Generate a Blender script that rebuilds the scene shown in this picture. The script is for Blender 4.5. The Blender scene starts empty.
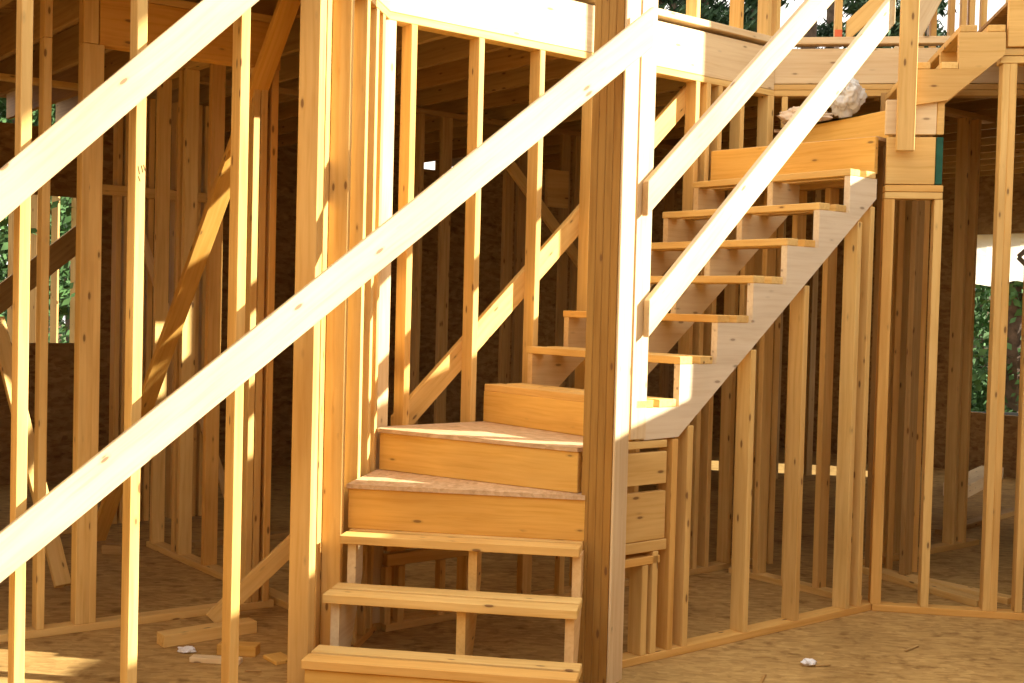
import bpy, bmesh, math, random
from mathutils import Vector, Matrix, noise as mnoise
random.seed(7)
scn = bpy.context.scene
COL = scn.collection
R = math.radians

# ------------------------------------------------------------------ camera
FPX, PITCH, ROLL, EYE = 1200.0, R(1.72), R(1.47), 1.65
_f = Vector((0, math.cos(PITCH), -math.sin(PITCH)))
_r = Vector((1, 0, 0))
_u = _r.cross(_f)
CX = _r * math.cos(ROLL) + _u * math.sin(ROLL)
CY = _u * math.cos(ROLL) - _r * math.sin(ROLL)
CZ = _f
CAM = Vector((0, 0, EYE))

def ray(px, py):
    return CZ + CX * ((px - 512) / FPX) - CY * ((py - 341.5) / FPX)

def on_floor(px, py, h=0.0):
    d = ray(px, py)
    return CAM + d * ((h - EYE) / d.z)

def project(p):
    d = Vector(p) - CAM
    z = d.dot(CZ)
    return 512 + FPX * d.dot(CX) / z, 341.5 - FPX * d.dot(CY) / z

PHI, LOW = R(51.3), R(8.9)

class Wall:
    """vertical plane: d runs along it, n points away from the hall"""
    def __init__(s, ang, c):
        s.ang = ang
        s.d = Vector((math.sin(ang), math.cos(ang), 0))
        s.n = Vector((-math.cos(ang), math.sin(ang), 0))
        s.c = c
    def P(s, a, z, off=0.0):
        return s.d * a + s.n * (s.c + off) + Vector((0, 0, z))
    def hit(s, px, py, off=0.0):
        d = ray(px, py)
        p = CAM + d * ((s.c + off - CAM.dot(s.n)) / d.dot(s.n))
        return p.dot(s.d), p.z
    def at(s, px, py, off=0.0):
        a, z = s.hit(px, py, off)
        return s.P(a, z, off)
    def s_of(s, px, py):
        return s.hit(px, py)[0]

U = Vector((math.sin(PHI), math.cos(PHI), 0))
V = Vector((-math.cos(PHI), math.sin(PHI), 0))
LD = Vector((math.sin(LOW), math.cos(LOW), 0))
LM = Vector((-math.cos(LOW), math.sin(LOW), 0))
def uv(u, v, z=0.0): return U * u + V * v + Vector((0, 0, z))
Zv = Vector((0, 0, 1))
def lm(l, m, z=0.0): return LD * l + LM * m + Vector((0, 0, z))

NEAR = Wall(PHI, 3.915)            # outer face of the upper flight
BACK = Wall(PHI, 5.07)              # stud wall behind the stairs
SIDE = Wall(LOW, 1.56)             # stud wall left of the lower flight
LEFT = Wall(R(56), 4.40)           # open stud row at the left
MID = Wall(R(55), on_floor(0, 643).dot(Vector((-math.cos(R(55)), math.sin(R(55)), 0))))
RIGHT = Wall(R(98.9), 0); RIGHT.c = on_floor(872, 611).dot(RIGHT.n)

# ------------------------------------------------------------------ materials
def nodes(name):
    m = bpy.data.materials.new(name); m.use_nodes = True
    nt = m.node_tree
    b = nt.nodes['Principled BSDF']
    return m, nt, b

def N(nt, t, **kw):
    n = nt.nodes.new(t)
    for k, v in kw.items():
        if k.startswith('i_'): n.inputs[k[2:]].default_value = v
        else: setattr(n, k, v)
    return n

def ramp(nt, stops, interp='LINEAR'):
    n = nt.nodes.new('ShaderNodeValToRGB')
    cr = n.color_ramp; cr.interpolation = interp
    while len(cr.elements) < len(stops): cr.elements.new(0.5)
    for e, (p, c) in zip(cr.elements, stops):
        e.position = p; e.color = (*c, 1)
    return n

def mixc(nt, mode, fac, a, b):
    n = nt.nodes.new('ShaderNodeMix'); n.data_type = 'RGBA'; n.blend_type = mode
    L = nt.links
    for sock, val in ((n.inputs[0], fac), (n.inputs[6], a), (n.inputs[7], b)):
        if isinstance(val, bpy.types.NodeSocket): L.new(val, sock)
        elif isinstance(val, (int, float)): sock.default_value = val
        else: sock.default_value = (*val, 1)
    return n.outputs[2]

def wood(name, light, dark, knot=(.16, .07, .025), kn=1.0, rough=.62, vary=.22, stain=None, warm=(.95, .8, .6)):
    m, nt, b = nodes(name); L = nt.links
    tc = N(nt, 'ShaderNodeTexCoord'); oi = N(nt, 'ShaderNodeObjectInfo')
    off = N(nt, 'ShaderNodeVectorMath', operation='MULTIPLY'); off.inputs[1].default_value = (37, 11, 17)
    L.new(oi.outputs['Random'], off.inputs[0])
    add = N(nt, 'ShaderNodeVectorMath', operation='ADD')
    L.new(tc.outputs['Object'], add.inputs[0]); L.new(off.outputs[0], add.inputs[1])
    # gentle waviness of the grain
    mp0 = N(nt, 'ShaderNodeMapping'); mp0.inputs['Scale'].default_value = (1.6, 5, 5)
    L.new(add.outputs[0], mp0.inputs[0])
    wob = N(nt, 'ShaderNodeTexNoise'); wob.inputs['Scale'].default_value = 1.0; wob.inputs['Detail'].default_value = 2
    L.new(mp0.outputs[0], wob.inputs['Vector'])
    wsc = N(nt, 'ShaderNodeVectorMath', operation='SCALE'); wsc.inputs['Scale'].default_value = .05
    L.new(wob.outputs['Color'], wsc.inputs[0])
    add2 = N(nt, 'ShaderNodeVectorMath', operation='ADD')
    L.new(add.outputs[0], add2.inputs[0]); L.new(wsc.outputs[0], add2.inputs[1])
    mp = N(nt, 'ShaderNodeMapping'); mp.inputs['Scale'].default_value = (1.2, 34, 34)
    L.new(add2.outputs[0], mp.inputs[0])
    g = N(nt, 'ShaderNodeTexNoise'); g.inputs['Scale'].default_value = 1.6; g.inputs['Detail'].default_value = 5; g.inputs['Roughness'].default_value = .6
    L.new(mp.outputs[0], g.inputs['Vector'])
    gr = ramp(nt, [(.28, dark), (.5, tuple(.35 * d + .65 * l for d, l in zip(dark, light))), (.72, light)])
    L.new(g.outputs['Fac'], gr.inputs[0])
    # per-board variation
    vr = ramp(nt, [(0, tuple(1 - vary * w for w in (.7, 1.0, 1.25))), (.35, (1, .98, .95)), (.7, (1.0, 1.0, 1.0)), (1, warm)])
    L.new(oi.outputs['Random'], vr.inputs[0])
    c = mixc(nt, 'MULTIPLY', 1.0, gr.outputs[0], vr.outputs[0])
    # broad stains
    mp2 = N(nt, 'ShaderNodeMapping'); mp2.inputs['Scale'].default_value = (1.3, 6, 6)
    L.new(add.outputs[0], mp2.inputs[0])
    st = N(nt, 'ShaderNodeTexNoise'); st.inputs['Scale'].default_value = 1.1; st.inputs['Detail'].default_value = 3
    L.new(mp2.outputs[0], st.inputs['Vector'])
    sr = ramp(nt, [(.3, stain or (.8, .74, .66)), (.55, (1, 1, 1))])
    L.new(st.outputs['Fac'], sr.inputs[0])
    c = mixc(nt, 'MULTIPLY', .8, c, sr.outputs[0])
    # knots
    mp3 = N(nt, 'ShaderNodeMapping'); mp3.inputs['Scale'].default_value = (8.0, 24, 24)
    L.new(add.outputs[0], mp3.inputs[0])
    vo = N(nt, 'ShaderNodeTexVoronoi'); vo.inputs['Scale'].default_value = 1.0
    L.new(mp3.outputs[0], vo.inputs['Vector'])
    kr = ramp(nt, [(.0, (1, 1, 1)), (.13, (.95, .95, .95)), (.17, (.25, .25, .25)), (.27, (0, 0, 0))])
    L.new(vo.outputs['Distance'], kr.inputs[0])
    sel = N(nt, 'ShaderNodeMath', operation='GREATER_THAN'); sel.inputs[1].default_value = .74
    sx = N(nt, 'ShaderNodeSeparateColor'); L.new(vo.outputs['Color'], sx.inputs[0]); L.new(sx.outputs[0], sel.inputs[0])
    km = N(nt, 'ShaderNodeMath', operation='MULTIPLY'); L.new(kr.outputs[0], km.inputs[0]); L.new(sel.outputs[0], km.inputs[1])
    km2 = N(nt, 'ShaderNodeMath', operation='MULTIPLY'); L.new(km.outputs[0], km2.inputs[0]); km2.inputs[1].default_value = .85 * kn
    c = mixc(nt, 'MIX', km2.outputs[0], c, knot)
    L.new(c, b.inputs['Base Color'])
    b.inputs['Roughness'].default_value = rough
    b.inputs['Specular IOR Level'].default_value = .25
    bp = N(nt, 'ShaderNodeBump'); bp.inputs['Strength'].default_value = .12; bp.inputs['Distance'].default_value = .004
    L.new(g.outputs['Fac'], bp.inputs['Height']); L.new(bp.outputs[0], b.inputs['Normal'])
    return m

def osb(name, cols, scale=16.0, dirt=.5, coord='Object'):
    m, nt, b = nodes(name); L = nt.links
    tc = N(nt, 'ShaderNodeTexCoord')
    base = None
    for i, (rz, sx) in enumerate(((.5, 2.6), (-.7, 2.2), (1.5, 2.4))):
        mp = N(nt, 'ShaderNodeMapping'); mp.inputs['Rotation'].default_value = (rz * .6, rz * .4, rz)
        mp.inputs['Scale'].default_value = (scale, scale * sx, scale * sx); mp.inputs['Location'].default_value = (i * 3.3, i, i * 1.7)
        L.new(tc.outputs[coord], mp.inputs[0])
        v = N(nt, 'ShaderNodeTexVoronoi'); v.inputs['Scale'].default_value = 1.0
        L.new(mp.outputs[0], v.inputs['Vector'])
        s = N(nt, 'ShaderNodeSeparateColor'); L.new(v.outputs['Color'], s.inputs[0])
        r = ramp(nt, [(0, cols[0]), (.45, cols[1]), (1, cols[2])]); L.new(s.outputs[i % 3], r.inputs[0])
        base = r.outputs[0] if base is None else mixc(nt, 'MIX', .45, base, r.outputs[0])
    n = N(nt, 'ShaderNodeTexNoise'); n.inputs['Scale'].default_value = 1.3; n.inputs['Detail'].default_value = 6; n.inputs['Roughness'].default_value = .65
    L.new(tc.outputs[coord], n.inputs['Vector'])
    r = ramp(nt, [(.3, (.55, .5, .45)), (.5, (.9, .88, .86)), (.7, (1, 1, 1))]); L.new(n.outputs['Fac'], r.inputs[0])
    c = mixc(nt, 'MULTIPLY', dirt, base, r.outputs[0])
    n2 = N(nt, 'ShaderNodeTexNoise'); n2.inputs['Scale'].default_value = 9; n2.inputs['Detail'].default_value = 4
    L.new(tc.outputs[coord], n2.inputs['Vector'])
    r2 = ramp(nt, [(.3, (.5, .42, .36)), (.42, (1, 1, 1))]); L.new(n2.outputs['Fac'], r2.inputs[0])
    c = mixc(nt, 'MULTIPLY', dirt, c, r2.outputs[0])
    L.new(c, b.inputs['Base Color']); b.inputs['Roughness'].default_value = .8
    b.inputs['Specular IOR Level'].default_value = .15
    return m

def plain(name, col, rough=.6, noise=0.0, scale=6.0, trans=0.0, spec=.3):
    m, nt, b = nodes(name); L = nt.links
    b.inputs['Roughness'].default_value = rough; b.inputs['Specular IOR Level'].default_value = spec
    if noise:
        tc = N(nt, 'ShaderNodeTexCoord'); n = N(nt, 'ShaderNodeTexNoise'); n.inputs['Scale'].default_value = scale; n.inputs['Detail'].default_value = 5
        L.new(tc.outputs['Object'], n.inputs['Vector'])
        r = ramp(nt, [(.3, tuple(c * (1 - noise) for c in col)), (.7, tuple(min(1, c * (1 + noise)) for c in col))])
        L.new(n.outputs['Fac'], r.inputs[0]); L.new(r.outputs[0], b.inputs['Base Color'])
    else:
        b.inputs['Base Color'].default_value = (*col, 1)
    if trans: b.inputs['Transmission Weight'].default_value = trans
    return m

PINE = wood('pine', (.86, .60, .235), (.72, .45, .135))
PALE = wood('pale_pine', (.88, .73, .47), (.76, .58, .33), kn=.8, stain=(.86, .8, .74))
GOLD = wood('golden_pine', (.87, .565, .165), (.73, .42, .085), kn=.9)
DUSK = wood('dimmed_pine', (.56, .37, .15), (.41, .25, .085))  # pine darkened for the dim back rooms, shade put into the colour; also dark scraps
STRG = wood('whitish_pine', (.88, .77, .58), (.77, .63, .43), kn=.7, stain=(.86, .83, .80))
RAILW = wood('weathered_pale_pine', (.78, .645, .42), (.65, .51, .31), kn=.9, stain=(.8, .76, .72))
PLY = wood('shaded_laminated_pine', (.46, .265, .07), (.33, .175, .04), kn=1.0)  # post plies darkened: shade on their edge face put into the colour
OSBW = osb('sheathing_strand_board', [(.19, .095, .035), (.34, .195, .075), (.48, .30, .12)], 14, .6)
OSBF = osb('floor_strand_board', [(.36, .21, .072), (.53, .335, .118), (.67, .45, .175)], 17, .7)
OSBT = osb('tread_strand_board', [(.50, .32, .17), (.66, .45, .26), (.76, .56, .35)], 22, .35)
LEAF = plain('leaf_green', (.06, .13, .04), .7, .6, 3.0)
NEEDLE = plain('pine_needle_green', (.028, .06, .026), .8, .6, 2.0)
BARK = plain('bark', (.10, .065, .045), .9, .5, 9)
GRASS = plain('grass', (.10, .16, .045), .9, .4, 3)
WRAP = plain('house_wrap', (.90, .88, .84), .9, .03, 4, .45)
nt_ = WRAP.node_tree; tr_ = N(nt_, 'ShaderNodeBsdfTranslucent'); tr_.inputs[0].default_value = (.95, .92, .86, 1)
mx_ = N(nt_, 'ShaderNodeMixShader'); mx_.inputs[0].default_value = .6
nt_.links.new(nt_.nodes['Principled BSDF'].outputs[0], mx_.inputs[1]); nt_.links.new(tr_.outputs[0], mx_.inputs[2])
nt_.links.new(mx_.outputs[0], nt_.nodes['Material Output'].inputs[0])
PRINT = plain('grey_print', (.32, .31, .30), .6)
PLASTIC = plain('clear_plastic_film', (.93, .90, .84), .25, 0, 1, .35, .6)
PAPER = plain('packing_paper', (.80, .62, .44), .8, .1, 12)
WHITE = plain('white_paper', (.88, .88, .90), .7)
GREEN = plain('green_treated_end', (.02, .10, .065), .8, .2, 20)
REDTAPE = plain('red_tape', (.75, .16, .06), .6)
INK = plain('dark_ink', (.10, .06, .03), .8)
STEEL = plain('grey_metal', (.35, .35, .36), .35)
DARKROLL = plain('black_felt', (.02, .02, .022), .7)

# ------------------------------------------------------------------ builders
def empty(name, loc, label=None, cat=None, group=None, kind=None):
    o = bpy.data.objects.new(name, None); COL.objects.link(o)
    o.empty_display_size = .1
    o.location = loc
    tag(o, label, cat, group, kind)
    return o

def tag(o, label=None, cat=None, group=None, kind=None):
    if label: o['label'] = label
    if cat: o['category'] = cat
    if group: o['group'] = group
    if kind: o['kind'] = kind
    return o

def link(name, me, mat, M, parent=None):
    o = bpy.data.objects.new(name, me); COL.objects.link(o)
    if mat and not me.materials: me.materials.append(mat)
    if parent is not None:
        o.parent = parent
        M = Matrix.Translation(-world_loc(parent)) @ M
    o.matrix_basis = M
    return o

def world_loc(o):
    p = Vector(o.location)
    while o.parent is not None:
        o = o.parent; p = p + Vector(o.location)
    return p

def frame(org, x, y):
    x = Vector(x).normalized(); y = (Vector(y) - x * x.dot(Vector(y))).normalized(); z = x.cross(y)
    M = Matrix((x, y, z)).transposed().to_4x4(); M.translation = org
    return M

_cache = {}
def box_mesh(l, w, t, mat, bev=.003):
    key = (round(l, 4), round(w, 4), round(t, 4), mat.name if mat else '')
    if key in _cache: return _cache[key]
    bm = bmesh.new()
    bmesh.ops.create_cube(bm, size=1)
    bmesh.ops.scale(bm, vec=(l, w, t), verts=bm.verts)
    # eased arrises of planed lumber
    bmesh.ops.bevel(bm, geom=[e for e in bm.edges], offset=min(bev, t * .2, w * .2), segments=1, affect='EDGES')
    me = bpy.data.meshes.new('board'); bm.to_mesh(me); bm.free()
    if mat: me.materials.append(mat)
    _cache[key] = me
    return me

def board(name, a, b, wdir, w=.089, t=.038, mat=None, parent=None):
    """lumber from a to b (centre line); w along wdir, t across"""
    a, b = Vector(a), Vector(b)
    return link(name, box_mesh((b - a).length, w, t, mat or PINE), None, frame((a + b) / 2, b - a, wdir), parent)

def prism(name, pts, org, x, y, depth, mat, parent=None):
    """outline pts (local x, z) in the vertical plane of x; extruded by depth along y"""
    bm = bmesh.new()
    va = [bm.verts.new((p[0], 0, p[1])) for p in pts]
    vb = [bm.verts.new((p[0], depth, p[1])) for p in pts]
    n = len(pts)
    bm.faces.new(va); bm.faces.new(vb[::-1])
    for i in range(n): bm.faces.new((va[i], vb[i], vb[(i + 1) % n], va[(i + 1) % n]))
    bmesh.ops.recalc_face_normals(bm, faces=bm.faces)
    me = bpy.data.meshes.new(name); bm.to_mesh(me); bm.free()
    return link(name, me, mat, frame(org, x, y), parent)

def slab(name, pts, z0, z1, mat, parent=None, xdir=None):
    """flat plate with a plan outline (world xy)"""
    org = Vector((sum(p[0] for p in pts) / len(pts), sum(p[1] for p in pts) / len(pts), z0))
    x = Vector(xdir) if xdir is not None else Vector((1, 0, 0)); x.z = 0; x.normalize()
    y = Vector((-x.y, x.x, 0))
    loc = [((Vector((p[0], p[1], z0)) - org).dot(x), (Vector((p[0], p[1], z0)) - org).dot(y)) for p in pts]
    bm = bmesh.new()
    va = [bm.verts.new((p[0], p[1], 0)) for p in loc]
    vb = [bm.verts.new((p[0], p[1], z1 - z0)) for p in loc]
    n = len(loc)
    bm.faces.new(va); bm.faces.new(vb[::-1])
    for i in range(n): bm.faces.new((va[i], vb[i], vb[(i + 1) % n], va[(i + 1) % n]))
    bmesh.ops.recalc_face_normals(bm, faces=bm.faces)
    me = bpy.data.meshes.new(name); bm.to_mesh(me); bm.free()
    return link(name, me, mat, frame(org, x, y), parent)

def stud(W, s, z0, z1, parent, off=0.0, depth=.089, thick=.038, mat=None, name='stud'):
    a = W.P(s, z0, off + depth / 2); b = W.P(s, z1, off + depth / 2)
    return board(name, a, b, W.n, depth, thick, mat, parent)

def studs_px(W, pxs, py, z0, z1, parent, off=0.0, depth=.089, mat=None, thick=.038):
    for px in pxs:
        s = W.hit(px, py, off)[0]
        stud(W, s, z0, z1, parent, off, depth, thick, mat)

def plate(W, s0, s1, z0, parent, name='bottom_plate', off=0.0, depth=.089, h=.038, mat=None):
    return board(name, W.P(s0, z0 + h / 2, off + depth / 2), W.P(s1, z0 + h / 2, off + depth / 2), W.n, depth, h, mat, parent)

def beam(W, s0, s1, z0, z1, parent, name='header', off=0.0, t=.038, mat=None):
    return board(name, W.P(s0, (z0 + z1) / 2, off + t / 2), W.P(s1, (z0 + z1) / 2, off + t / 2), Vector((0, 0, 1)), z1 - z0, t, mat, parent)

# ------------------------------------------------------------------ floor, ground
fl = slab('floor', [(-9, -3), (13, -3), (13, 17), (-9, 17)], -.05, 0, OSBF)
tag(fl, kind='structure')
gr = slab('ground', [(-60, -40), (60, -40), (60, 90), (-60, 90)], -.75, -.55, GRASS)
tag(gr, kind='structure')


def holed(name, W, s0, s1, z0, z1, holes, mat, t=.012, off=0.0, parent=None):
    """sheathing panel in wall W with rectangular openings (sa, sb, za, zb)"""
    ss = sorted({s0, s1, *[h[0] for h in holes], *[h[1] for h in holes]}); zs = sorted({z0, z1, *[h[2] for h in holes], *[h[3] for h in holes]})
    ss = [a for a in ss if s0 <= a <= s1]; zs = [a for a in zs if z0 <= a <= z1]
    bm = bmesh.new()
    sg = 1 if W.d.cross(W.n).z > 0 else -1
    for a, b in zip(ss, ss[1:]):
        for c, d in zip(zs, zs[1:]):
            ms, mz = (a + b) / 2, (c + d) / 2
            if any(h[0] < ms < h[1] and h[2] < mz < h[3] for h in holes): continue
            f = [bm.verts.new((x, y * sg, z)) for y in (0, t) for x, z in ((a - s0, c), (b - s0, c), (b - s0, d), (a - s0, d))]
            for q in ((0, 1, 2, 3), (7, 6, 5, 4), (0, 4, 5, 1), (1, 5, 6, 2), (2, 6, 7, 3), (3, 7, 4, 0)):
                bm.faces.new([f[i] for i in q])
    bmesh.ops.remove_doubles(bm, verts=bm.verts, dist=1e-5)
    bmesh.ops.recalc_face_normals(bm, faces=bm.faces)
    me = bpy.data.meshes.new(name); bm.to_mesh(me); bm.free()
    return link(name, me, mat, frame(W.P(s0, 0, off), W.d, W.n * sg), parent)

# ------------------------------------------------------------------ upper floor deck over the back rooms
W5A = uv(6.19, 5.12)
def w5(t, off=0.0): return W5A + RIGHT.d * t + RIGHT.n * off
land = RIGHT.P(RIGHT.hit(1006, 40)[0], 0, .0)
deck = slab('ceiling', [uv(3.22, 5.17), uv(6.16, 5.17), w5(1.0, .05), land + RIGHT.n * 1.07, land + RIGHT.n * .03, land + RIGHT.d * 6.2 + RIGHT.n * .03,
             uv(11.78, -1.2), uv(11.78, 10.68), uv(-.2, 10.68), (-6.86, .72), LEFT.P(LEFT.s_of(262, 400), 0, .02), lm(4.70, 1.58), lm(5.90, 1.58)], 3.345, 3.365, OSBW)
tag(deck, kind='structure')
for i in range(40):
    u = -3.9 + i * .406
    aL = (u - LEFT.c * LEFT.n.dot(U)) / LEFT.d.dot(U); vL = aL * LEFT.d.dot(V) + LEFT.c * LEFT.n.dot(V) + .10
    if u < 3.2 and aL > LEFT.s_of(252, 400):
        lS = (u - 1.68 * LM.dot(U)) / LD.dot(U); vL = lS * LD.dot(V) + 1.68 * LM.dot(V)
    v0 = vL if u < 3.2 else (5.18 if u < 6.1 else 5.07 - (u - 6.19) * 1.095 + .13)
    if u > 7.2: v0 = max(v0, 2.2)
    v1 = min(10.6, (U.x * u + 6.8) / -V.x)
    if v1 < v0 + .3: continue
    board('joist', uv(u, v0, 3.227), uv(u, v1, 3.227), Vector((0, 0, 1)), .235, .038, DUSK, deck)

# ------------------------------------------------------------------ outside walls
OUT = Wall(PHI, 10.7)
ha = OUT.hit(-90, 343); hb = OUT.hit(76, 343); ht = OUT.hit(40, 195)
hole_l = (ha[0], hb[0], hb[1], ht[1])
bays = [(OUT.s_of(a, 120 if a < 100 else 150), OUT.s_of(b, 120 if a < 100 else 150), 3.09, 3.30) for a, b in ((-60, 84), (421, 436), (447, 464))]
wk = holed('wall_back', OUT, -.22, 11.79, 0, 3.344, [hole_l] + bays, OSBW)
tag(wk, kind='structure')
for i in range(50):
    s = -8.6 + i * .406
    if s < -.1: continue
    if hole_l[0] - .1 < s < hole_l[1] + .06:
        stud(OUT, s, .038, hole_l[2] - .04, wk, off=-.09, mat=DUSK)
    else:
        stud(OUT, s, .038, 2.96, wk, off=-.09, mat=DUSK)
plate(OUT, -.2, 11.7, 2.96, wk, 'top_plate', off=-.09)
plate(OUT, -.2, 11.7, 3.0, wk, 'top_plate', off=-.09)
plate(OUT, hole_l[0], hole_l[1], hole_l[2] - .04, wk, 'sill', off=-.10, depth=.12, mat=PALE)
beam(OUT, hole_l[0] - 1, hole_l[1] + .3, 2.86, 3.06, wk, 'header', off=-.16, mat=PALE)
stud(OUT, hole_l[1] + .02, .038, hole_l[3] + .1, wk, off=-.09, mat=PALE)
beam(OUT, hole_l[0], hole_l[1] + .1, hole_l[3] - .02, hole_l[3] + .25, wk, 'header', off=-.06, mat=DUSK)

FAR = Wall(0, 0); FAR.d, FAR.n, FAR.c = V.copy(), U.copy(), 11.8
fa, fb, fc = FAR.hit(966, 411.5), FAR.hit(1075, 413), FAR.hit(1000, 238)
hole_r = (fb[0], fa[0], fa[1], fc[1])
wf = holed('wall_right', FAR, -3, 10.69, 0, 3.344, [hole_r], OSBW)
tag(wf, kind='structure')
for i in range(34):
    s = -2.9 + i * .406
    zt = hole_r[2] - .04 if hole_r[0] - .05 < s < hole_r[1] + .05 else 3.2
    stud(FAR, s, .038, zt, wf, off=-.09, mat=PINE if zt < 2 else DUSK)
plate(FAR, hole_r[0], hole_r[1] + .05, hole_r[2] - .045, wf, 'sill', off=-.11, depth=.42, h=.05, mat=PALE)
tg = FAR.hit(969, 411, .02); tt = FAR.hit(968, 388, .02); tr = FAR.hit(978, 411, .02)
board('gusset', FAR.P(*FAR.hit(967, 390, .05), .05), FAR.P(*FAR.hit(976, 411, .05), .05), Zv, .07, .02, PALE, wf)
stud(FAR, hole_r[1] + .03, .038, 3.2, wf, off=-.09, mat=DUSK)
beam(FAR, hole_r[0], hole_r[1] + .2, hole_r[3] + .03, hole_r[3] + .30, wf, 'header', off=-.10, mat=PINE)
beam(FAR, hole_r[0], hole_r[1] + .5, hole_r[3] + .42, hole_r[3] + .56, wf, 'header', off=-.12, mat=PALE)
beam(FAR, hole_r[0], hole_r[1] + .5, hole_r[3] + .62, hole_r[3] + .72, wf, 'header', off=-.14, mat=PALE)

# unseen walls added around the hall to hold off sun and sky
SHADE = Wall(LOW, 0); hr = RIGHT.P(RIGHT.s_of(872, 611) + 1.62, 0); SHADE.c = hr.dot(SHADE.n)
ts = hr.dot(SHADE.d)
whr = prism('shade_wall_hall', [(2.9, 0), (2.9, 3.3), (0, 3.3), (-.02, 3.22), (-1.05, 3.08), (-1.07, 2.46), (-9, 2.46), (-9, 0)], hr, SHADE.d, SHADE.n, .012, OSBW)  # added out of view; stepped top sets where the shade begins
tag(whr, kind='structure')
wup = prism('shade_wall_upper', [(.65, 3.36), (3.5, 3.36), (3.5, 5.7), (-9, 5.7), (-9, 3.3), (-3.67, 3.88), (-3.08, 4.42), (-2.77, 4.72), (-2.47, 5.0), (-.4, 5.3), (.65, 5.35)], hr, SHADE.d, SHADE.n, .012, OSBW)  # added out of view; slanting lower edge shapes the sun beam
tag(wup, kind='structure')
wle = slab('shade_wall_left', [(-6.9, -3), (-6.88, -3), (-6.88, 8.2), (-6.9, 8.2)], 0, 5.6, OSBW)  # unseen enclosure, added to keep light out on the left
wfr = slab('shade_wall_front', [(-6.88, -3.02), (2.1, -3.02), (2.1, -3), (-6.88, -3)], 0, 3.6, OSBW)  # unseen, added behind the camera to dim the hall
tag(wfr, kind='structure')
tag(wle, kind='structure')

# ------------------------------------------------------------------ staircase
st = empty('staircase', lm(4.56, .95), 'unfinished pine staircase with open plank treads winding up to the right', 'staircase')
H = [0, .215, .418, .624, .826, 1.03, 1.23, 1.43, 1.63, 1.83, 2.03, 2.23, 2.43, 2.63, 2.83, 3.03, 3.225, 3.42]
M0, M1 = .46, 1.535                       # lower flight, right and left ends
LK = [0, 4.565, 4.825, 5.058, 5.225]
for k in (1, 2, 3):
    for j in (0, 1):
        l = LK[k] + .049 + j * .128
        e = M0 + (-.03, 0, .02)[k - 1]
        board('tread_board', lm(l, e, H[k] - .019), lm(l, M1, H[k] - .019), LD, .096 if k < 3 or j == 0 else .08, .038, PINE, st)
board('riser_board', lm(LK[1] + .035, M0, .09), lm(LK[1] + .035, M1 - .01, .09), Vector((0, 0, 1)), .165, .03, GOLD, st)
# notched stringers of the lower flight
def low_stringer(m, t=.038, mat=None):
    pts = [(LK[1] + .055, 0)]
    for k in (1, 2, 3):
        pts.append((LK[k] + .055 - (0 if k > 1 else 0), H[k] - .038))
        nxt = LK[k + 1] + (.055 if k < 3 else .0)
        pts.append((nxt, H[k] - .038))
    pts += [(LK[4], H[4] - .24), (LK[4], .42), (LK[1] + .42, 0)]
    prism('stringer', pts, lm(0, m), LD, LM, t, mat or PALE, st)
low_stringer(1.475); low_stringer(.93, mat=PINE); low_stringer(.475)
# first winder: riser and tread panel
CB = Vector((-.634, 5.905, 0))            # inside corner of the stud walls
PR = Vector((.315, 5.30, 0))             # winders fan out at the newel
w1l, w1r = lm(LK[4], 1.555), lm(LK[4], .475)
board('riser_board', lm(LK[4] + .019, .475, (H[3] + H[4] - .02) / 2), lm(LK[4] + .019, 1.55, (H[3] + H[4] - .02) / 2), Vector((0, 0, 1)), H[4] - H[3] - .02, .036, GOLD, st)
slab('winder_tread', [w1l - LD * .012, w1r - LD * .012, PR + Vector((.03, .05, 0)), CB + Vector((-.01, .01, 0))], H[4] - .019, H[4], OSBT, st, LD)
# second winder
d2 = (PR - CB).normalized(); n2 = Vector((d2.y, -d2.x, 0));
if n2.y > 0: n2 = -n2
board('riser_board', CB + d2 * .005 + Vector((0, 0, (H[4] + H[5] - .019) / 2)), PR + Vector((0, 0, (H[4] + H[5] - .019) / 2)), Vector((0, 0, 1)), H[5] - H[4] - .021, .036, GOLD, st)
slab('winder_tread', [CB + n2 * .03, PR + n2 * .03, uv(3.93, 3.95), uv(3.93, 5.065), uv(3.24, 5.065)], H[5] - .019, H[5], OSBT, st, d2)
# third step: a closed box across the flight
u3 = 3.87
board('riser_board', uv(u3 + .019, 3.95, (H[5] + H[6] - .036) / 2), uv(u3 + .019, 5.062, (H[5] + H[6] - .036) / 2), Vector((0, 0, 1)), H[6] - H[5] - .038, .036, GOLD, st)
for j in (0, 1):
    board('tread_board', uv(u3 + .06 + j * .15, 3.915, H[6] - .019), uv(u3 + .06 + j * .15, 5.06, H[6] - .019), U, .114, .037, PINE, st)
# upper flight
UK = {k: 4.153 + .2548 * (k - 7) for k in range(6, 14)}
for k in range(7, 13):
    for j in (0, 1):
        uu = UK[k] + .0445 + j * .142
        board('tread_board', uv(uu, 3.915, H[k] - .019), uv(uu, 5.055, H[k] - .019), U, .089, .037, PINE, st)
def up_stringer(v, mat, t=.038):
    pts = [(3.93, 1.045), (3.93, H[6] - .038)]
    for k in range(7, 13):
        pts.append((UK[k] + .005, H[k - 1] - .038)); pts.append((UK[k] + .005, H[k] - .038))
    pts += [(5.672, H[12] - .038), (5.672, 2.285), (4.16, 1.05)]
    prism('stringer', pts, uv(0, v), U, V, t, mat, st)
up_stringer(3.917, STRG); up_stringer(4.44, PALE); up_stringer(5.01, PALE)
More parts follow.
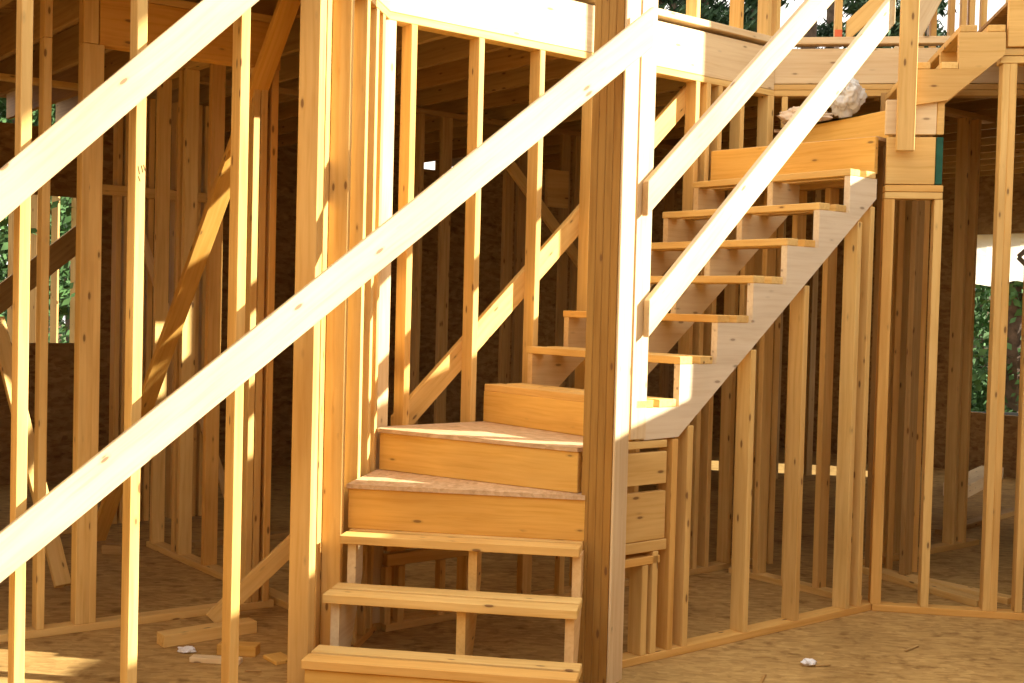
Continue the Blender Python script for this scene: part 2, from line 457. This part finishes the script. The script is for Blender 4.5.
# winders at the head of the flight
A13, B13 = uv(5.60, 5.055), uv(5.715, 3.955)
board('riser_board', A13 + Vector((0, 0, H[12] + .10)), B13 + Vector((0, 0, H[12] + .10)), Vector((0, 0, 1)), .205, .036, GOLD, st)
A14, B14 = on_floor(784, 131, H[14]), on_floor(892, 109.5, H[14])
board('riser_board', A14 + Vector((0, 0, -.10)), B14 + Vector((0, 0, -.10)), Vector((0, 0, 1)), .195, .036, GOLD, st)
slab('winder_tread', [A13, B13, B14 + Vector((0, -.1, 0)), A14 + Vector((-.05, 0, 0))], H[13] - .012, H[13] + .007, OSBT, st, B13 - A13)
cA, cB = uv(6.16, 5.04), RIGHT.P(RIGHT.hit(893, 108)[0] + .05, 0, .05)
slab('winder_tread', [A14, B14, RIGHT.P(RIGHT.hit(910, 100)[0], 0, .03), RIGHT.P(RIGHT.hit(910, 100)[0], 0, 1.05), cA], H[14] - .019, H[14], OSBT, st, B14 - A14)
# third flight, rising to the right above the framed opening
def rp(px, py): return RIGHT.hit(px, py)
def third(off, mat):
    pts = [rp(912, 106), rp(912, 70.5), rp(957.5, 70), rp(958, 33.5), rp(1004.5, 33), rp(1004.5, 55), rp(947, 101)]
    prism('stringer', pts, RIGHT.n * (RIGHT.c + off), RIGHT.d, RIGHT.n, .038, mat, st)
third(-.03, PINE); third(.48, PINE); third(.98, PINE)
s15, s16 = rp(912, 70)[0], rp(958.5, 33)[0]
for s in (s15, s16):
    z = rp(930, 70)[1] + .019 if s == s15 else rp(980, 33)[1] + .019
    for j in (0, 1):
        board('tread_board', RIGHT.P(s + .047 + j * .145, z, -.03), RIGHT.P(s + .047 + j * .145, z, 1.02), RIGHT.d, .089, .037, PINE, st)

# ------------------------------------------------------------------ newel post
E1 = Vector((math.cos(R(30)), -math.sin(R(30)), 0)); E2 = Vector((-math.sin(R(30)), -math.cos(R(30)), 0))
PC = Vector((.424, 5.27, 0))
po = empty('newel_post', PC, 'tall built-up post of laminated planks standing at the turn of the stairs', 'post')
for i in range(4):
    c = PC + E1 * (-.0605 + i * .0358)
    board('ply', c, c + Vector((0, 0, 4.6)), E2, .14, .0355, PLY, po)
c = PC + E1 * .0735  # added pale skin paints the sunlit broad face of the last ply
board('sunlit_ply_face', c, c + Vector((0, 0, 4.6)), E2, .14, .0115, PALE, po)['label'] = 'pale skin added for the sunlit right face of the post'

kn = empty('knee_framing', uv(3.9, 4.9), 'low dim framing seen through the open treads under the winders', 'framed wall')
plate(BACK, 3.26, 4.9, .33, kn, 'sill', off=-.05, depth=.045, h=.06, mat=PINE)
beam(BACK, 3.26, 4.9, .405, .62, kn, 'rim_board', off=-.045, mat=PINE)
for px in (383, 396, 437, 519, 556): stud(BACK, BACK.s_of(px, 580), .038, .326, kn, off=-.05, depth=.045, mat=PINE)
plate(BACK, 3.26, 4.9, 0, kn, 'bottom_plate', off=-.05, depth=.045)

# ------------------------------------------------------------------ near wall under the upper flight
wn = empty('stud_framing', uv(4.9, 3.95), 'low stud wall carrying the near side of the upper stairs, right of the post', 'framed wall')
plate(NEAR, 3.80, 5.80, 0, wn)
def under(u): return 1.05 + (u - 4.16) * (2.285 - 1.05) / (5.672 - 4.16) if u > 4.16 else 1.045
for px in (689, 749.5, 800.5):
    s = NEAR.s_of(px, 500); stud(NEAR, s, .038, under(s - .02) - .004, wn)
for px in (851, 863):
    s = NEAR.s_of(px, 500); stud(NEAR, s, .038, min(under(s - .02) - .004, 2.28), wn)
stud(NEAR, NEAR.s_of(674, 500), .038, 1.04, wn)
# box below the winders: stacked plank sides on short studs
stud(NEAR, 4.03, .038, .52, wn, depth=.089)
stud(NEAR, 3.965, .038, .46, wn, depth=.089)
plate(NEAR, 3.82, 4.06, .462, wn, 'sill', depth=.089)
plate(NEAR, 3.82, 4.10, .522, wn, 'sill', depth=.089, h=.05)
for z0, z1 in ((.575, .80), (.835, .985), (1.005, 1.04)):
    beam(NEAR, 3.82, 4.09, z0, z1, wn, 'rim_board', off=.004, mat=PINE)
stud(NEAR, 3.893, 1.05, 4.5, wn, off=.0, depth=.038, thick=.10, mat=PALE, name='post_stud')

# ------------------------------------------------------------------ back wall behind the stairs
wb = empty('stud_framing', uv(4.7, 5.04), 'sunlit stud wall with deep white header behind the winding stairs', 'framed wall')
plate(BACK, 3.21, 6.19, 0, wb)
studs_px(BACK, (412.5, 480, 541, 594, 647, 697, 708, 720, 742), 130, .038, 3.048, wb)
stud(BACK, BACK.s_of(384.5, 250), .038, 3.048, wb, thick=.085, mat=PALE); stud(BACK, 6.16, .038, 3.048, wb, thick=.06)
plate(BACK, 3.21, 6.19, 3.048, wb, 'top_plate')
beam(BACK, 3.21, 6.185, 3.088, 3.355, wb, 'rim_beam', mat=PALE)
plate(BACK, 3.21, 6.20, 3.38, wb, 'sill_plate', off=-.022, depth=.16, h=.042, mat=PALE)
ub = empty('stud_framing', uv(4.9, 5.05, 3.422), 'upper storey studs standing on the bright header against the pine trees', 'framed wall')
studs_px(BACK, (656, 698.5, 742, 770, 779), 12, 3.424, 5.2, ub, off=.01)
plate(BACK, 4.3, 6.2, 5.2, ub, 'top_plate', off=.01)

# ------------------------------------------------------------------ wall left of the lower flight
ws = empty('stud_framing', lm(5.2, 1.6), 'row of close studs along the left side of the lower steps', 'framed wall')
plate(SIDE, 4.72, 5.86, 0, ws)
for px, py, th in ((315, 450, .076), (344, 450, .038), (360, 440, .038), (369.5, 430, .038), (376, 420, .038)):
    stud(SIDE, SIDE.s_of(px, py), .038, 3.048, ws, thick=th)
plate(SIDE, 4.72, 5.86, 3.048, ws, 'top_plate')
beam(SIDE, 4.72, 5.86, 3.088, 3.355, ws, 'rim_beam', mat=PALE)
for l, w_ in ((5.235, .26), (5.508, .262), (5.772, .245)):
    board('backing_board', SIDE.P(l, .04, .105), SIDE.P(l, 3.04, .105), SIDE.d, w_, .028, PINE, ws)

# ------------------------------------------------------------------ open stud row at the left
wl = empty('stud_framing', LEFT.P(LEFT.s_of(130, 500), 0), 'front row of widely spaced sunlit studs at the left', 'framed wall')
plate(LEFT, LEFT.s_of(-60, 400), LEFT.s_of(252, 400), 0, wl)
beam(LEFT, LEFT.s_of(-100, 400), LEFT.s_of(252, 400), 3.088, 3.34, wl, 'rim_beam')
studs_px(LEFT, (-90, 22.5, 136.5, 239), 400, .038, 3.048, wl)
s130 = LEFT.s_of(136.5, 400)
plate(LEFT, LEFT.s_of(-100, 400), LEFT.s_of(252, 400), 3.048, wl, 'top_plate')

# ------------------------------------------------------------------ second stud row at the left
wm = empty('stud_framing', MID.P(MID.s_of(140, 600), 0), 'shaded stud wall with wide opening behind the sunlit left row', 'framed wall')
m0, m1 = MID.s_of(-130, 640), MID.s_of(274, 603)
plate(MID, m0, m1, 0, wm)
studs_px(MID, (-30, 43, 82, 89, 95, 251, 258.5, 269), 430, .038, 2.86, wm)
beam(MID, MID.s_of(96, 300), MID.s_of(276, 300), 2.86, 3.10, wm, 'header', mat=GOLD)
beam(MID, MID.s_of(96, 300), MID.s_of(276, 300), 2.86, 3.10, wm, 'header', off=.045, mat=GOLD)
plate(MID, m0, m1, 3.102, wm, 'top_plate')
studs_px(MID, (-30, 43, 82, 89), 430, 2.862, 3.10, wm)

# partition running back from the corner
PART = Wall(PHI - R(90), 0); PART.c = -3.06      # n = -U ; plane u = 3.06
wp = empty('stud_framing', uv(3.06, 6.6), 'dim partition of studs running back behind the wide opening', 'framed wall')
# direction V: s = v
PART.d, PART.n, PART.c = V.copy(), U.copy(), 3.06
plate(PART, 5.20, 7.62, 0, wp)
for v in (5.24, 5.42, 5.62, 6.4, 6.75, 7.12, 7.2, 7.55):
    stud(PART, v, .038, 3.06 if v > 6 else 3.10, wp, mat=PINE)
plate(PART, 6.02, 7.62, 3.062, wp, 'top_plate')

# ------------------------------------------------------------------ wall at the end of the flight
ENDW = Wall(0, 0); ENDW.d, ENDW.n, ENDW.c = V.copy(), U.copy(), 5.79
we = empty('stud_framing', uv(5.83, 4.5), 'dark short stud wall closing the space under the upper landing', 'framed wall')
plate(ENDW, 4.06, 4.99, 0, we)
for v in (4.10, 4.33, 4.56, 4.78, 4.95): stud(ENDW, v, .038, 2.38, we, mat=PINE)
plate(ENDW, 4.06, 4.99, 2.382, we, 'top_plate')

# ------------------------------------------------------------------ right wall below the landing
wr = empty('stud_framing', RIGHT.P(RIGHT.s_of(940, 600), 0), 'right hand stud wall with narrow framed opening under the landing', 'framed wall')
r0 = RIGHT.s_of(872, 611); rE = r0 + 1.6
plate(RIGHT, r0, rE, 0, wr)
stud(RIGHT, RIGHT.s_of(876.5, 540), .038, 2.29, wr, thick=.045)
stud(RIGHT, RIGHT.s_of(890, 240), .038, 2.29, wr, off=.0)
stud(RIGHT, RIGHT.s_of(932, 390), .038, 2.29, wr, thick=.045)
plate(RIGHT, r0 - .01, RIGHT.s_of(942.5, 200), 2.292, wr, 'top_plate', off=-.003, h=.036)
plate(RIGHT, r0 - .01, RIGHT.s_of(943, 195), 2.331, wr, 'top_plate', off=-.003, h=.036)
sR = RIGHT.s_of
beam(RIGHT, sR(886, 170), sR(935, 170), 2.372, 2.63, wr, 'rim_board', off=.0, mat=PINE)
beam(RIGHT, sR(935.6, 170), sR(942.5, 170), 2.372, 2.63, wr, 'rim_end', off=.0, mat=GREEN)
beam(RIGHT, sR(886, 120), sR(937, 120), 2.645, 2.835, wr, 'rim_board', off=.004, mat=PALE)
beam(RIGHT, sR(937.3, 120), sR(944.5, 120), 2.645, 2.845, wr, 'rim_board', off=.0, mat=PINE)
beam(RIGHT, sR(900, 100), sR(945.5, 100), 2.85, 2.885, wr, 'rim_board', off=.0, mat=PINE)
for px in (994.5, 1001.7, 1027): stud(RIGHT, sR(px, 390), .038, 3.03, wr)
plate(RIGHT, sR(1000.5, 55), rE, 3.03, wr, 'top_plate', off=-.004)
plate(RIGHT, sR(1000.5, 50), rE, 3.072, wr, 'top_plate', off=-.004)
beam(RIGHT, sR(1007.5, 30), rE, 3.115, 3.6, wr, 'rim_board', off=-.02, mat=PINE)
# plank nailed upright to the corner
a0, z0 = rp(903, 152.5)
hp = board('nailed_plank', RIGHT.P(a0, z0, -.06), RIGHT.P(a0, 4.4, -.06), RIGHT.d, .095, .038, PINE)
tag(hp, 'upright plank ending in mid air, nailed at the corner of the upper landing', 'plank')

def brace(name, a, b, wdir, w, t, mat, label, cat='brace'):
    return tag(board(name, a, b, wdir, w, t, mat), label, cat)
def plumb(name, a, b, w, t, mat, parent=None):
    a, b = Vector(a), Vector(b); d = b - a; L = d.length
    tn = d.z / math.hypot(d.x, d.y)
    h = w / 2; k = h * tn
    side = d.cross(Zv)
    pts = [(-k, -h), (L - k, -h), (L + k, h), (k, h)]
    y = Zv.cross(d).normalized()
    o = prism(name, pts, a - y * t / 2, d, y, t, mat, parent)
    bv = o.modifiers.new('eased_edges', 'BEVEL'); bv.width = .003; bv.segments = 1
    return o
def prail(name, a, b, w, t, mat, label): return tag(plumb(name, a, b, w, t, mat), label, 'brace')
Zv = Vector((0, 0, 1))
pL = LEFT.P(*LEFT.hit(-45, 594, -.03), -.03); pR = on_floor(652, 26, 2.88)
pR = CAM + ray(652, 27) * (5.17 / ray(652, 27).y)
prail('diagonal_brace', pL, pR, .132, .036, RAILW, 'long pale plank slanting from lower left up to the post across the steps')
q0 = LEFT.P(*LEFT.hit(-60, 246, -.022), -.022); q1 = LEFT.P(*LEFT.hit(300, -58, -.022), -.022)
prail('diagonal_brace', q0, q1, .128, .036, RAILW, 'half shaded plank slanting across the top left corner over the studs')
b2a = NEAR.P(*NEAR.hit(645, 199, -.024), -.024); b2b = NEAR.P(*NEAR.hit(850, -34, -.024), -.024)
prail('diagonal_brace', b2a, b2b, .116, .036, RAILW, 'sunlit plank rising from the post to the top edge, upper of two parallel planks')
b3a = NEAR.P(*NEAR.hit(646, 319, -.024), -.024); b3b = NEAR.P(*NEAR.hit(893, 8, -.024), -.024)
prail('diagonal_brace', b3a, b3b, .124, .036, RAILW, 'pale plank slanting over the open upper treads, lower of two parallel planks')
b4a = BACK.P(*BACK.hit(392, 432, .105), .105); b4b = BACK.P(*BACK.hit(693, 90, .105), .105)
prail('diagonal_brace', b4a, b4b, .118, .036, PINE, 'plank slanting upward behind the bright studs of the back wall')
g0 = on_floor(97, 547); g1 = CAM + ray(291, -3) * (6.1 / ray(291, -3).y)
brace('leaning_plank', g0 + Vector((0, 0, .05)), g1, U, .105, .038, GOLD, 'long golden plank leaning steeply through the wide opening at the left', 'plank')
h0 = on_floor(212, 626); h1 = CAM + ray(318, 520) * (6.15 / ray(318, 520).y)
brace('short_brace', h0 + Vector((0, 0, .03)), h1, Zv, .089, .038, PINE, 'short plank slanting from the floor behind the post at the foot of the stairs')
i0 = on_floor(63, 592); i1 = CAM + ray(-4, 318) * (7.2 / ray(-4, 318).y)
brace('leaning_plank', i0 + Vector((0, 0, .035)), i1, U, .089, .038, PINE, 'leaning plank with sunlit foot behind the leftmost studs', 'plank')


# ------------------------------------------------------------------ rim around the stairwell at the right
wc = empty('stud_framing', w5(1.2), 'deep rim beam and framing facing us beyond the head of the stairs', 'framed wall')
HEADW = Wall(R(98.9), 0); HEADW.c = W5A.dot(HEADW.n) - .03
t0 = W5A.dot(HEADW.d)
plate(HEADW, t0, t0 + 1.75, 3.05, wc, 'top_plate'); plate(HEADW, t0, t0 + 1.75, 3.09, wc, 'top_plate', h=.036)
beam(HEADW, t0, t0 + 1.75, 3.13, 3.355, wc, 'rim_beam', mat=PALE)
plate(HEADW, t0 + .02, t0 + 1.75, 3.38, wc, 'sill_plate', off=-.02, h=.045, mat=PALE)
for px in (784, 905, 930): stud(HEADW, HEADW.s_of(px, 130), 0.0, 3.048, wc)
hs = HEADW.s_of(838.5, 30)
up = empty('stud_framing', HEADW.P(hs, 3.425), 'upper storey studs beyond the head of the stairs, one with red tape', 'framed wall')
sb = stud(HEADW, hs, 3.426, 5.2, up, thick=.045)
board('red_tape', HEADW.P(hs, 3.43, -.002), HEADW.P(hs, 3.475, -.002), HEADW.n, .006, .047, REDTAPE, up)
plate(HEADW, hs - .9, hs + .9, 5.2, up, 'top_plate')
x0 = HEADW.hit(846, 42, .03); x1 = HEADW.hit(905, -22, .03)
plumb('brace', HEADW.P(x0[0], max(x0[1], 3.47), .05), HEADW.P(*x1, .05), .10, .036, PINE, up)
UPR = Wall(R(98.9), RIGHT.c + 2.3)
ur = empty('stud_framing', UPR.P(UPR.s_of(960, 20), 3.35), 'bright upper storey stud wall at the top right behind the climbing stringer', 'framed wall')
plate(UPR, UPR.s_of(915, 50), UPR.s_of(1060, 50), 3.367, ur)
studs_px(UPR, (922, 934, 952, 964, 972, 984, 1010), 30, 3.406, 5.2, ur)
plate(UPR, UPR.s_of(915, 50), UPR.s_of(1060, 50), 5.2, ur, 'top_plate')
uz = UPR.hit(893, 48, -.06); uz2 = UPR.hit(935, -8, -.06)
board('brace', UPR.P(uz[0], 3.42, -.06), UPR.P(*uz2, -.06), Zv, .14, .036, PALE, ur)

# ------------------------------------------------------------------ inner partitions in the dim rooms
I1 = Wall(PHI, 7.4)
p1 = empty('stud_framing', I1.P(4, 0), 'dim inner partition seen between the bright studs of the back wall', 'framed wall')
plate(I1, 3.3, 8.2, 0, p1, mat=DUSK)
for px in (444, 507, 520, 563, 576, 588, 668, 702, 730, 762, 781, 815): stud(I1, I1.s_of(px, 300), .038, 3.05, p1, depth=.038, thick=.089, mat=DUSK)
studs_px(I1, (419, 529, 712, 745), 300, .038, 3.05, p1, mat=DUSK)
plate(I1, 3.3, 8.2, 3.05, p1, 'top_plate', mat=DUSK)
beam(I1, I1.s_of(545, 200), I1.s_of(566, 200), 2.45, 2.75, p1, 'header', off=-.03, mat=PINE)
d0 = I1.hit(510, 165, -.04); d1 = I1.hit(600, 290, -.04)
board('brace', I1.P(*d0, -.04), I1.P(*d1, -.04), Zv, .089, .036, PINE, p1)
I2 = Wall(PHI, 8.3)
p2 = empty('stud_framing', I2.P(1, 0), 'far shaded partition with a level header seen through the left opening', 'framed wall')
plate(I2, -1.2, 2.9, 0, p2)
studs_px(I2, (118, 126, 142, 150, 176, 183, 197, 205, 215), 300, .038, 3.05, p2, mat=PINE)
hz = I2.hit(105, 190)[1]
beam(I2, I2.s_of(100, 190), I2.s_of(216, 190), hz - .035, hz + .035, p2, 'header', off=-.045, t=.04)
plate(I2, -1.2, 2.9, 3.05, p2, 'top_plate')
j0 = I2.hit(140, 232, -.05); j1 = I2.hit(233, 512, -.05)
board('brace', I2.P(*j0, -.05), I2.P(*j1, -.05), Zv, .06, .03, PALE, p2)
I3 = Wall(PHI, 4.62)
p3 = empty('stud_framing', I3.P(7.2, 0), 'dim studs standing behind the narrow opening under the landing', 'framed wall')
plate(I3, 6.75, 8.1, 0, p3)
studs_px(I3, (893, 906, 957, 967), 480, .038, 3.05, p3)
plate(I3, 6.75, 8.1, 3.05, p3, 'top_plate')
I4 = Wall(0, 0); I4.d, I4.n, I4.c = V.copy(), U.copy(), 6.55
p4 = empty('stud_framing', I4.P(4.2, 0), 'plate and studs of a dim cross wall behind the right hand opening', 'framed wall')
plate(I4, 3.55, 4.55, 0, p4)
for v in (4.25, 4.5): stud(I4, v, .038, 3.05, p4, mat=DUSK)
k0 = OUT.hit(-30, 322, -.15); k1 = OUT.hit(92, 228, -.15)
tag(board('window_brace', OUT.P(*k0, -.15), OUT.P(*k1, -.15), Zv, .2, .038, DUSK), 'dark plank slanting across the left window opening in front of the trees', 'brace')
n0 = BACK.hit(806, 368, 1.6); n1 = BACK.hit(846, 420, 1.6)

# ------------------------------------------------------------------ offcuts and scraps on the floor
def scrap(name, a, b, w, t, mat, label, cat='offcut', lift=0.0):
    a, b = on_floor(*a), on_floor(*b)
    side = (b - a).cross(Vector((0, 0, 1)))
    o = board(name, a + Vector((0, 0, t / 2 + lift)), b + Vector((0, 0, t / 2 + lift)), side, w, t, mat)
    return tag(o, label, cat)
scrap('lumber_offcut', (160, 646), (253, 631), .089, .06, PINE, 'long lumber offcut lying on the floor at the lower left')
scrap('lumber_offcut', (191, 661), (241, 664), .05, .025, PALE, 'small flat pale offcut in front of the long offcut on the floor')
scrap('lumber_offcut', (219, 653), (258, 655), .075, .05, GOLD, 'chunky short offcut lying behind the second sunlit stud')
scrap('wood_chip', (272, 657), (285, 664), .09, .018, GOLD, 'splintered wood chip on the floor beside the tall post at the stairs', 'chip')
scrap('lumber_offcut', (104, 553), (124, 554), .08, .06, DUSK, 'dark end block on the floor at the foot of the long leaning plank')
scrap('floor_plank', (868, 573), (983, 607), .10, .04, PINE, 'plank lying flat on the floor behind the right hand opening', 'plank')
scrap('floor_plank', (955, 497), (992, 478), .22, .12, PALE, 'light beam lying far back on the floor in front of the right window', 'beam')
scrap('floor_plank', (940, 535), (1040, 506), .09, .04, DUSK, 'dim plank lying far back beyond the double stud at the right', 'plank')
def paper(name, px, py, r, mat, label, cat, h=.03, seed=1, z=0.0, sc=(1, 1, 1)):
    rnd = random.Random(seed)
    bm = bmesh.new(); bmesh.ops.create_icosphere(bm, subdivisions=5, radius=r)
    for v in bm.verts:
        k = mnoise.noise(v.co * (1.6 / r) + Vector((seed, 0, 0))) * .4 - abs(mnoise.noise(v.co * (3.2 / r) + Vector((0, seed, 0)))) * .38 - abs(mnoise.noise(v.co * (7 / r))) * .12
        v.co *= 1 + k
        v.co = Vector((v.co.x * sc[0], v.co.y * sc[1], v.co.z * sc[2]))
    lo = min(v.co.z for v in bm.verts)
    for v in bm.verts: v.co.z -= lo
    for f in bm.faces: f.smooth = True
    me = bpy.data.meshes.new(name); bm.to_mesh(me); bm.free()
    p = on_floor(px, py, z)
    o = link(name, me, mat, Matrix.Translation(p + Vector((0, 0, .001))))
    return tag(o, label, cat)
paper('paper_scrap', 186, 653, .035, WHITE, 'crumpled white paper scrap against the long offcut on the floor', 'paper', seed=3, sc=(1.4, .8, .4))
paper('paper_scrap', 809, 666, .035, WHITE, 'white paper scrap alone on the bare floor at the lower right', 'paper', seed=5, sc=(1.0, .7, .45))
paper('plastic_bundle', 846, 122, .125, PLASTIC, 'crumpled clear plastic bundle lying on the winder at the head of the stairs', 'plastic bag', seed=8, z=2.832, sc=(.8, .8, 1.0))
paper('paper_bundle', 806, 128, .10, PAPER, 'crumpled brown wrapping paper beside the plastic bundle at the stair head', 'paper', seed=11, z=2.832, sc=(1.7, .9, .75))
# loose nails and twigs
for i, (a, b) in enumerate((((815, 667), (830, 666)), ((765, 676), (760, 686)), ((905, 652), (918, 647)), ((245, 672), (262, 672)))):
    A, B = on_floor(*a), on_floor(*b)
    o = board('wood_splinter', A + Zv * .006, B + Zv * .006, (B - A).cross(Zv), .012, .008, DUSK)
    tag(o, ('thin dark splinter beside the white scrap on the right floor', 'thin dark splinter on the floor at the bottom edge right of the post',
            'thin dark splinter on the floor in front of the double stud', 'thin dark splinter on the floor left of the stair foot post')[i], 'splinter')
# ink strokes on the second stud
s130 = LEFT.s_of(136.5, 400)
ink = empty('ink_mark', LEFT.P(s130, LEFT.hit(137, 172)[1], -.001), 'dark brown stamped strokes on the second sunlit stud from the left', 'mark')
for dx, (ya, yb) in ((-.008, (166, 174)), (.004, (165, 172)), (.012, (164, 170)), (-.006, (176, 181))):
    za, zb = LEFT.hit(137, ya)[1], LEFT.hit(137, yb)[1]
    board('stroke', LEFT.P(s130 + dx, za, -.0008), LEFT.P(s130 + dx + .006, zb, -.0008), LEFT.d, .003, .001, INK, ink)

# sheet of house wrap hanging in the right window
bm = bmesh.new()
sa, sb_ = hole_r[1] + .05, hole_r[0] - .2
nx, nz = 24, 10
zt = hole_r[3] + .03
grid = []
for i in range(nx + 1):
    t = i / nx; s = sa + (sb_ - sa) * t
    zb = FAR.hit(985, 291)[1] + .06 * math.sin(t * 5) + .03 * math.sin(t * 17) + .06 * t
    col = []
    for j in range(nz + 1):
        z = zt + (zb - zt) * j / nz
        col.append(bm.verts.new(FAR.P(s, z, -.14 + .02 * math.sin(9 * t * 3 + j * .5))))
    grid.append(col)
for i in range(nx):
    for j in range(nz): bm.faces.new((grid[i][j], grid[i + 1][j], grid[i + 1][j + 1], grid[i][j + 1]))
me = bpy.data.meshes.new('house_wrap_sheet'); bm.to_mesh(me); bm.free()
hw = link('house_wrap_sheet', me, WRAP, Matrix.Identity(4))
sol = hw.modifiers.new('thickness', 'SOLIDIFY'); sol.thickness = .004
tag(hw, 'white house wrap sheet hanging in the far right window opening', 'sheet')
for dy in ((250, 257), (265, 257)):
    pa, pb = FAR.hit(1026, dy[0], -.17), FAR.hit(1018, dy[1], -.17)
    board('printed_mark', FAR.P(*pa, -.17), FAR.P(*pb, -.17), Zv, .05, .003, PRINT, hw)

# ------------------------------------------------------------------ trees outside
def tree(name, px, dist, h, crown, label, group, kind='broad', lean=0.0, seed=0):
    rnd = random.Random(seed)
    d = ray(px, 300); d.z = 0; d.normalize()
    base = Vector((d.x * dist, d.y * dist, -.6))
    t = empty(name, base, label, 'tree', group)
    bm = bmesh.new()
    segs, prev = 8, None
    r0 = .14 + .012 * h
    for i in range(segs + 1):
        f = i / segs
        c = Vector((lean * f * f + .15 * math.sin(3 * f + seed), .1 * math.sin(5 * f + seed), h * f))
        ring = [bm.verts.new(c + Vector((math.cos(a * math.pi / 4), math.sin(a * math.pi / 4), 0)) * r0 * (1.05 - .85 * f)) for a in range(8)]
        if prev:
            for a in range(8): bm.faces.new((prev[a], prev[(a + 1) % 8], ring[(a + 1) % 8], ring[a]))
        prev = ring
    me = bpy.data.meshes.new('trunk'); bm.to_mesh(me); bm.free()
    link('trunk', me, BARK, Matrix.Translation(base), t)
    verts, faces = [], []
    z0, z1, rad, n, size = crown
    nc = 26
    cl = []
    for i in range(nc):
        f = rnd.random(); a = rnd.random() * 6.283
        rr = rad * (1 - .65 * abs(2 * f - .8) if kind == 'broad' else (1.05 - .75 * f)) * math.sqrt(rnd.random())
        cl.append((Vector((rr * math.cos(a), rr * math.sin(a), z0 + (z1 - z0) * f)), rad * (.34 if kind == 'broad' else .26)))
    for i in range(n):
        c, cr = cl[i % nc]
        q = Vector((rnd.gauss(0, 1), rnd.gauss(0, 1), rnd.gauss(0, .55))) * cr * .62
        p = c + q
        nn = Vector((rnd.gauss(0, 1), rnd.gauss(0, 1), rnd.gauss(0, 1) + .5)).normalized()
        x = nn.orthogonal().normalized(); y = nn.cross(x)
        s = size * (.6 + .8 * rnd.random()); k = len(verts)
        asp = .55 if kind == 'broad' else .22
        verts += [p - x * s, p + y * s * asp, p + x * s, p - y * s * asp]
        faces.append((k, k + 1, k + 2, k + 3))
    me = bpy.data.meshes.new('foliage'); me.from_pydata(verts, [], faces)
    link('foliage', me, LEAF if kind == 'broad' else NEEDLE, Matrix.Translation(base), t)
    return t
k = 0; cnt = {}
ordn = ('first', 'second', 'third', 'fourth', 'fifth', 'sixth', 'seventh', 'eighth', 'ninth', 'tenth')
for px, dist, hh, r in ((648, 20, 9, .95), (762, 20, 10, .9), (868, 20, 9, .95), (692, 24, 11, .95), (795, 24, 12, .85), (905, 24, 11, .95), (726, 28, 12, .95), (824, 28, 13, .8),
                        (668, 32, 13, .9), (748, 32, 14, .9), (846, 32, 14, .85)):
    row = {20: 'nearest', 24: 'second', 28: 'third', 32: 'farthest'}[dist]
    k += 1
    cnt[row] = cnt.get(row, 0) + 1
    tree('pine_tree', px, dist, hh, (3.4, hh + .5, r, 4200, .12), 'slender dark pine beyond the upper storey, %s from the left in the %s row' % (ordn[cnt[row] - 1], row), 'pines beyond the upper storey', 'pine', .1, k)
for i, (px, dist, hh, r) in enumerate(((10, 16.5, 5.5, 1.7), (75, 20.5, 6.5, 1.8), (-50, 25.5, 8, 2.2), (60, 31, 9, 2.2))):
    lab = ('nearest', 'second nearest', 'third nearest', 'farthest')[i] + ' of the dense green leafy trees outside the left window'
    tree('leafy_tree', px, dist, hh, (-.4, hh, r, 15000, .065), lab, 'leafy trees outside the left window', 'broad', .2, 20 + i)
for i, (px, dist, hh, r) in enumerate(((1012, 21, 6.5, 1.8), (962, 26, 7.5, 1.9), (1040, 31, 9, 2.0), (985, 37, 10, 2.2))):
    lab = ('nearest', 'second nearest', 'third nearest', 'farthest')[i] + ' of the dark green trees beyond the far right window'
    tree('leafy_tree', px, dist, hh, (-.4, hh, r, 13000, .08), lab, 'leafy trees beyond the right window', 'broad', .2, 40 + i)
sf0, sf1 = CAM + ray(900, 386) * (17.5 / ray(900, 386).y), CAM + ray(1120, 388) * (17.5 / ray(1120, 388).y)
sf0.z = sf1.z = -.1
o = board('silt_fence', sf0, sf1, Zv, .75, .02, DARKROLL)
tag(o, 'low black silt fence on the grass beyond the right window', 'fence')

# ------------------------------------------------------------------ light, world, camera
sun = bpy.data.lights.new('sun', 'SUN'); so = bpy.data.objects.new('sun', sun); COL.objects.link(so)
EL, AZ = R(25), R(8)
sd = Vector((math.cos(EL) * math.cos(AZ), -math.cos(EL) * math.sin(AZ), math.sin(EL)))   # towards the sun
so.rotation_euler = sd.to_track_quat('Z', 'Y').to_euler()
so.location = (20, -2, 12)
sun.energy = 11.0; sun.color = (1, .93, .76); sun.angle = R(.6)
w = bpy.data.worlds.new('sky'); scn.world = w; w.use_nodes = True
bg = w.node_tree.nodes['Background']; bg.inputs[0].default_value = (1, .95, .88, 1); bg.inputs[1].default_value = 1.4

cam = bpy.data.cameras.new('camera'); co = bpy.data.objects.new('camera', cam); COL.objects.link(co)
cam.sensor_width = 36; cam.lens = FPX * 36 / 1024
Mc = Matrix((CX, CY, -CZ)).transposed().to_4x4(); Mc.translation = CAM
co.matrix_world = Mc
scn.camera = co
vs = scn.view_settings
vs.view_transform = 'Standard'; vs.look = 'None'; vs.gamma = 1; vs.use_curve_mapping = False
vs.exposure = 0.35
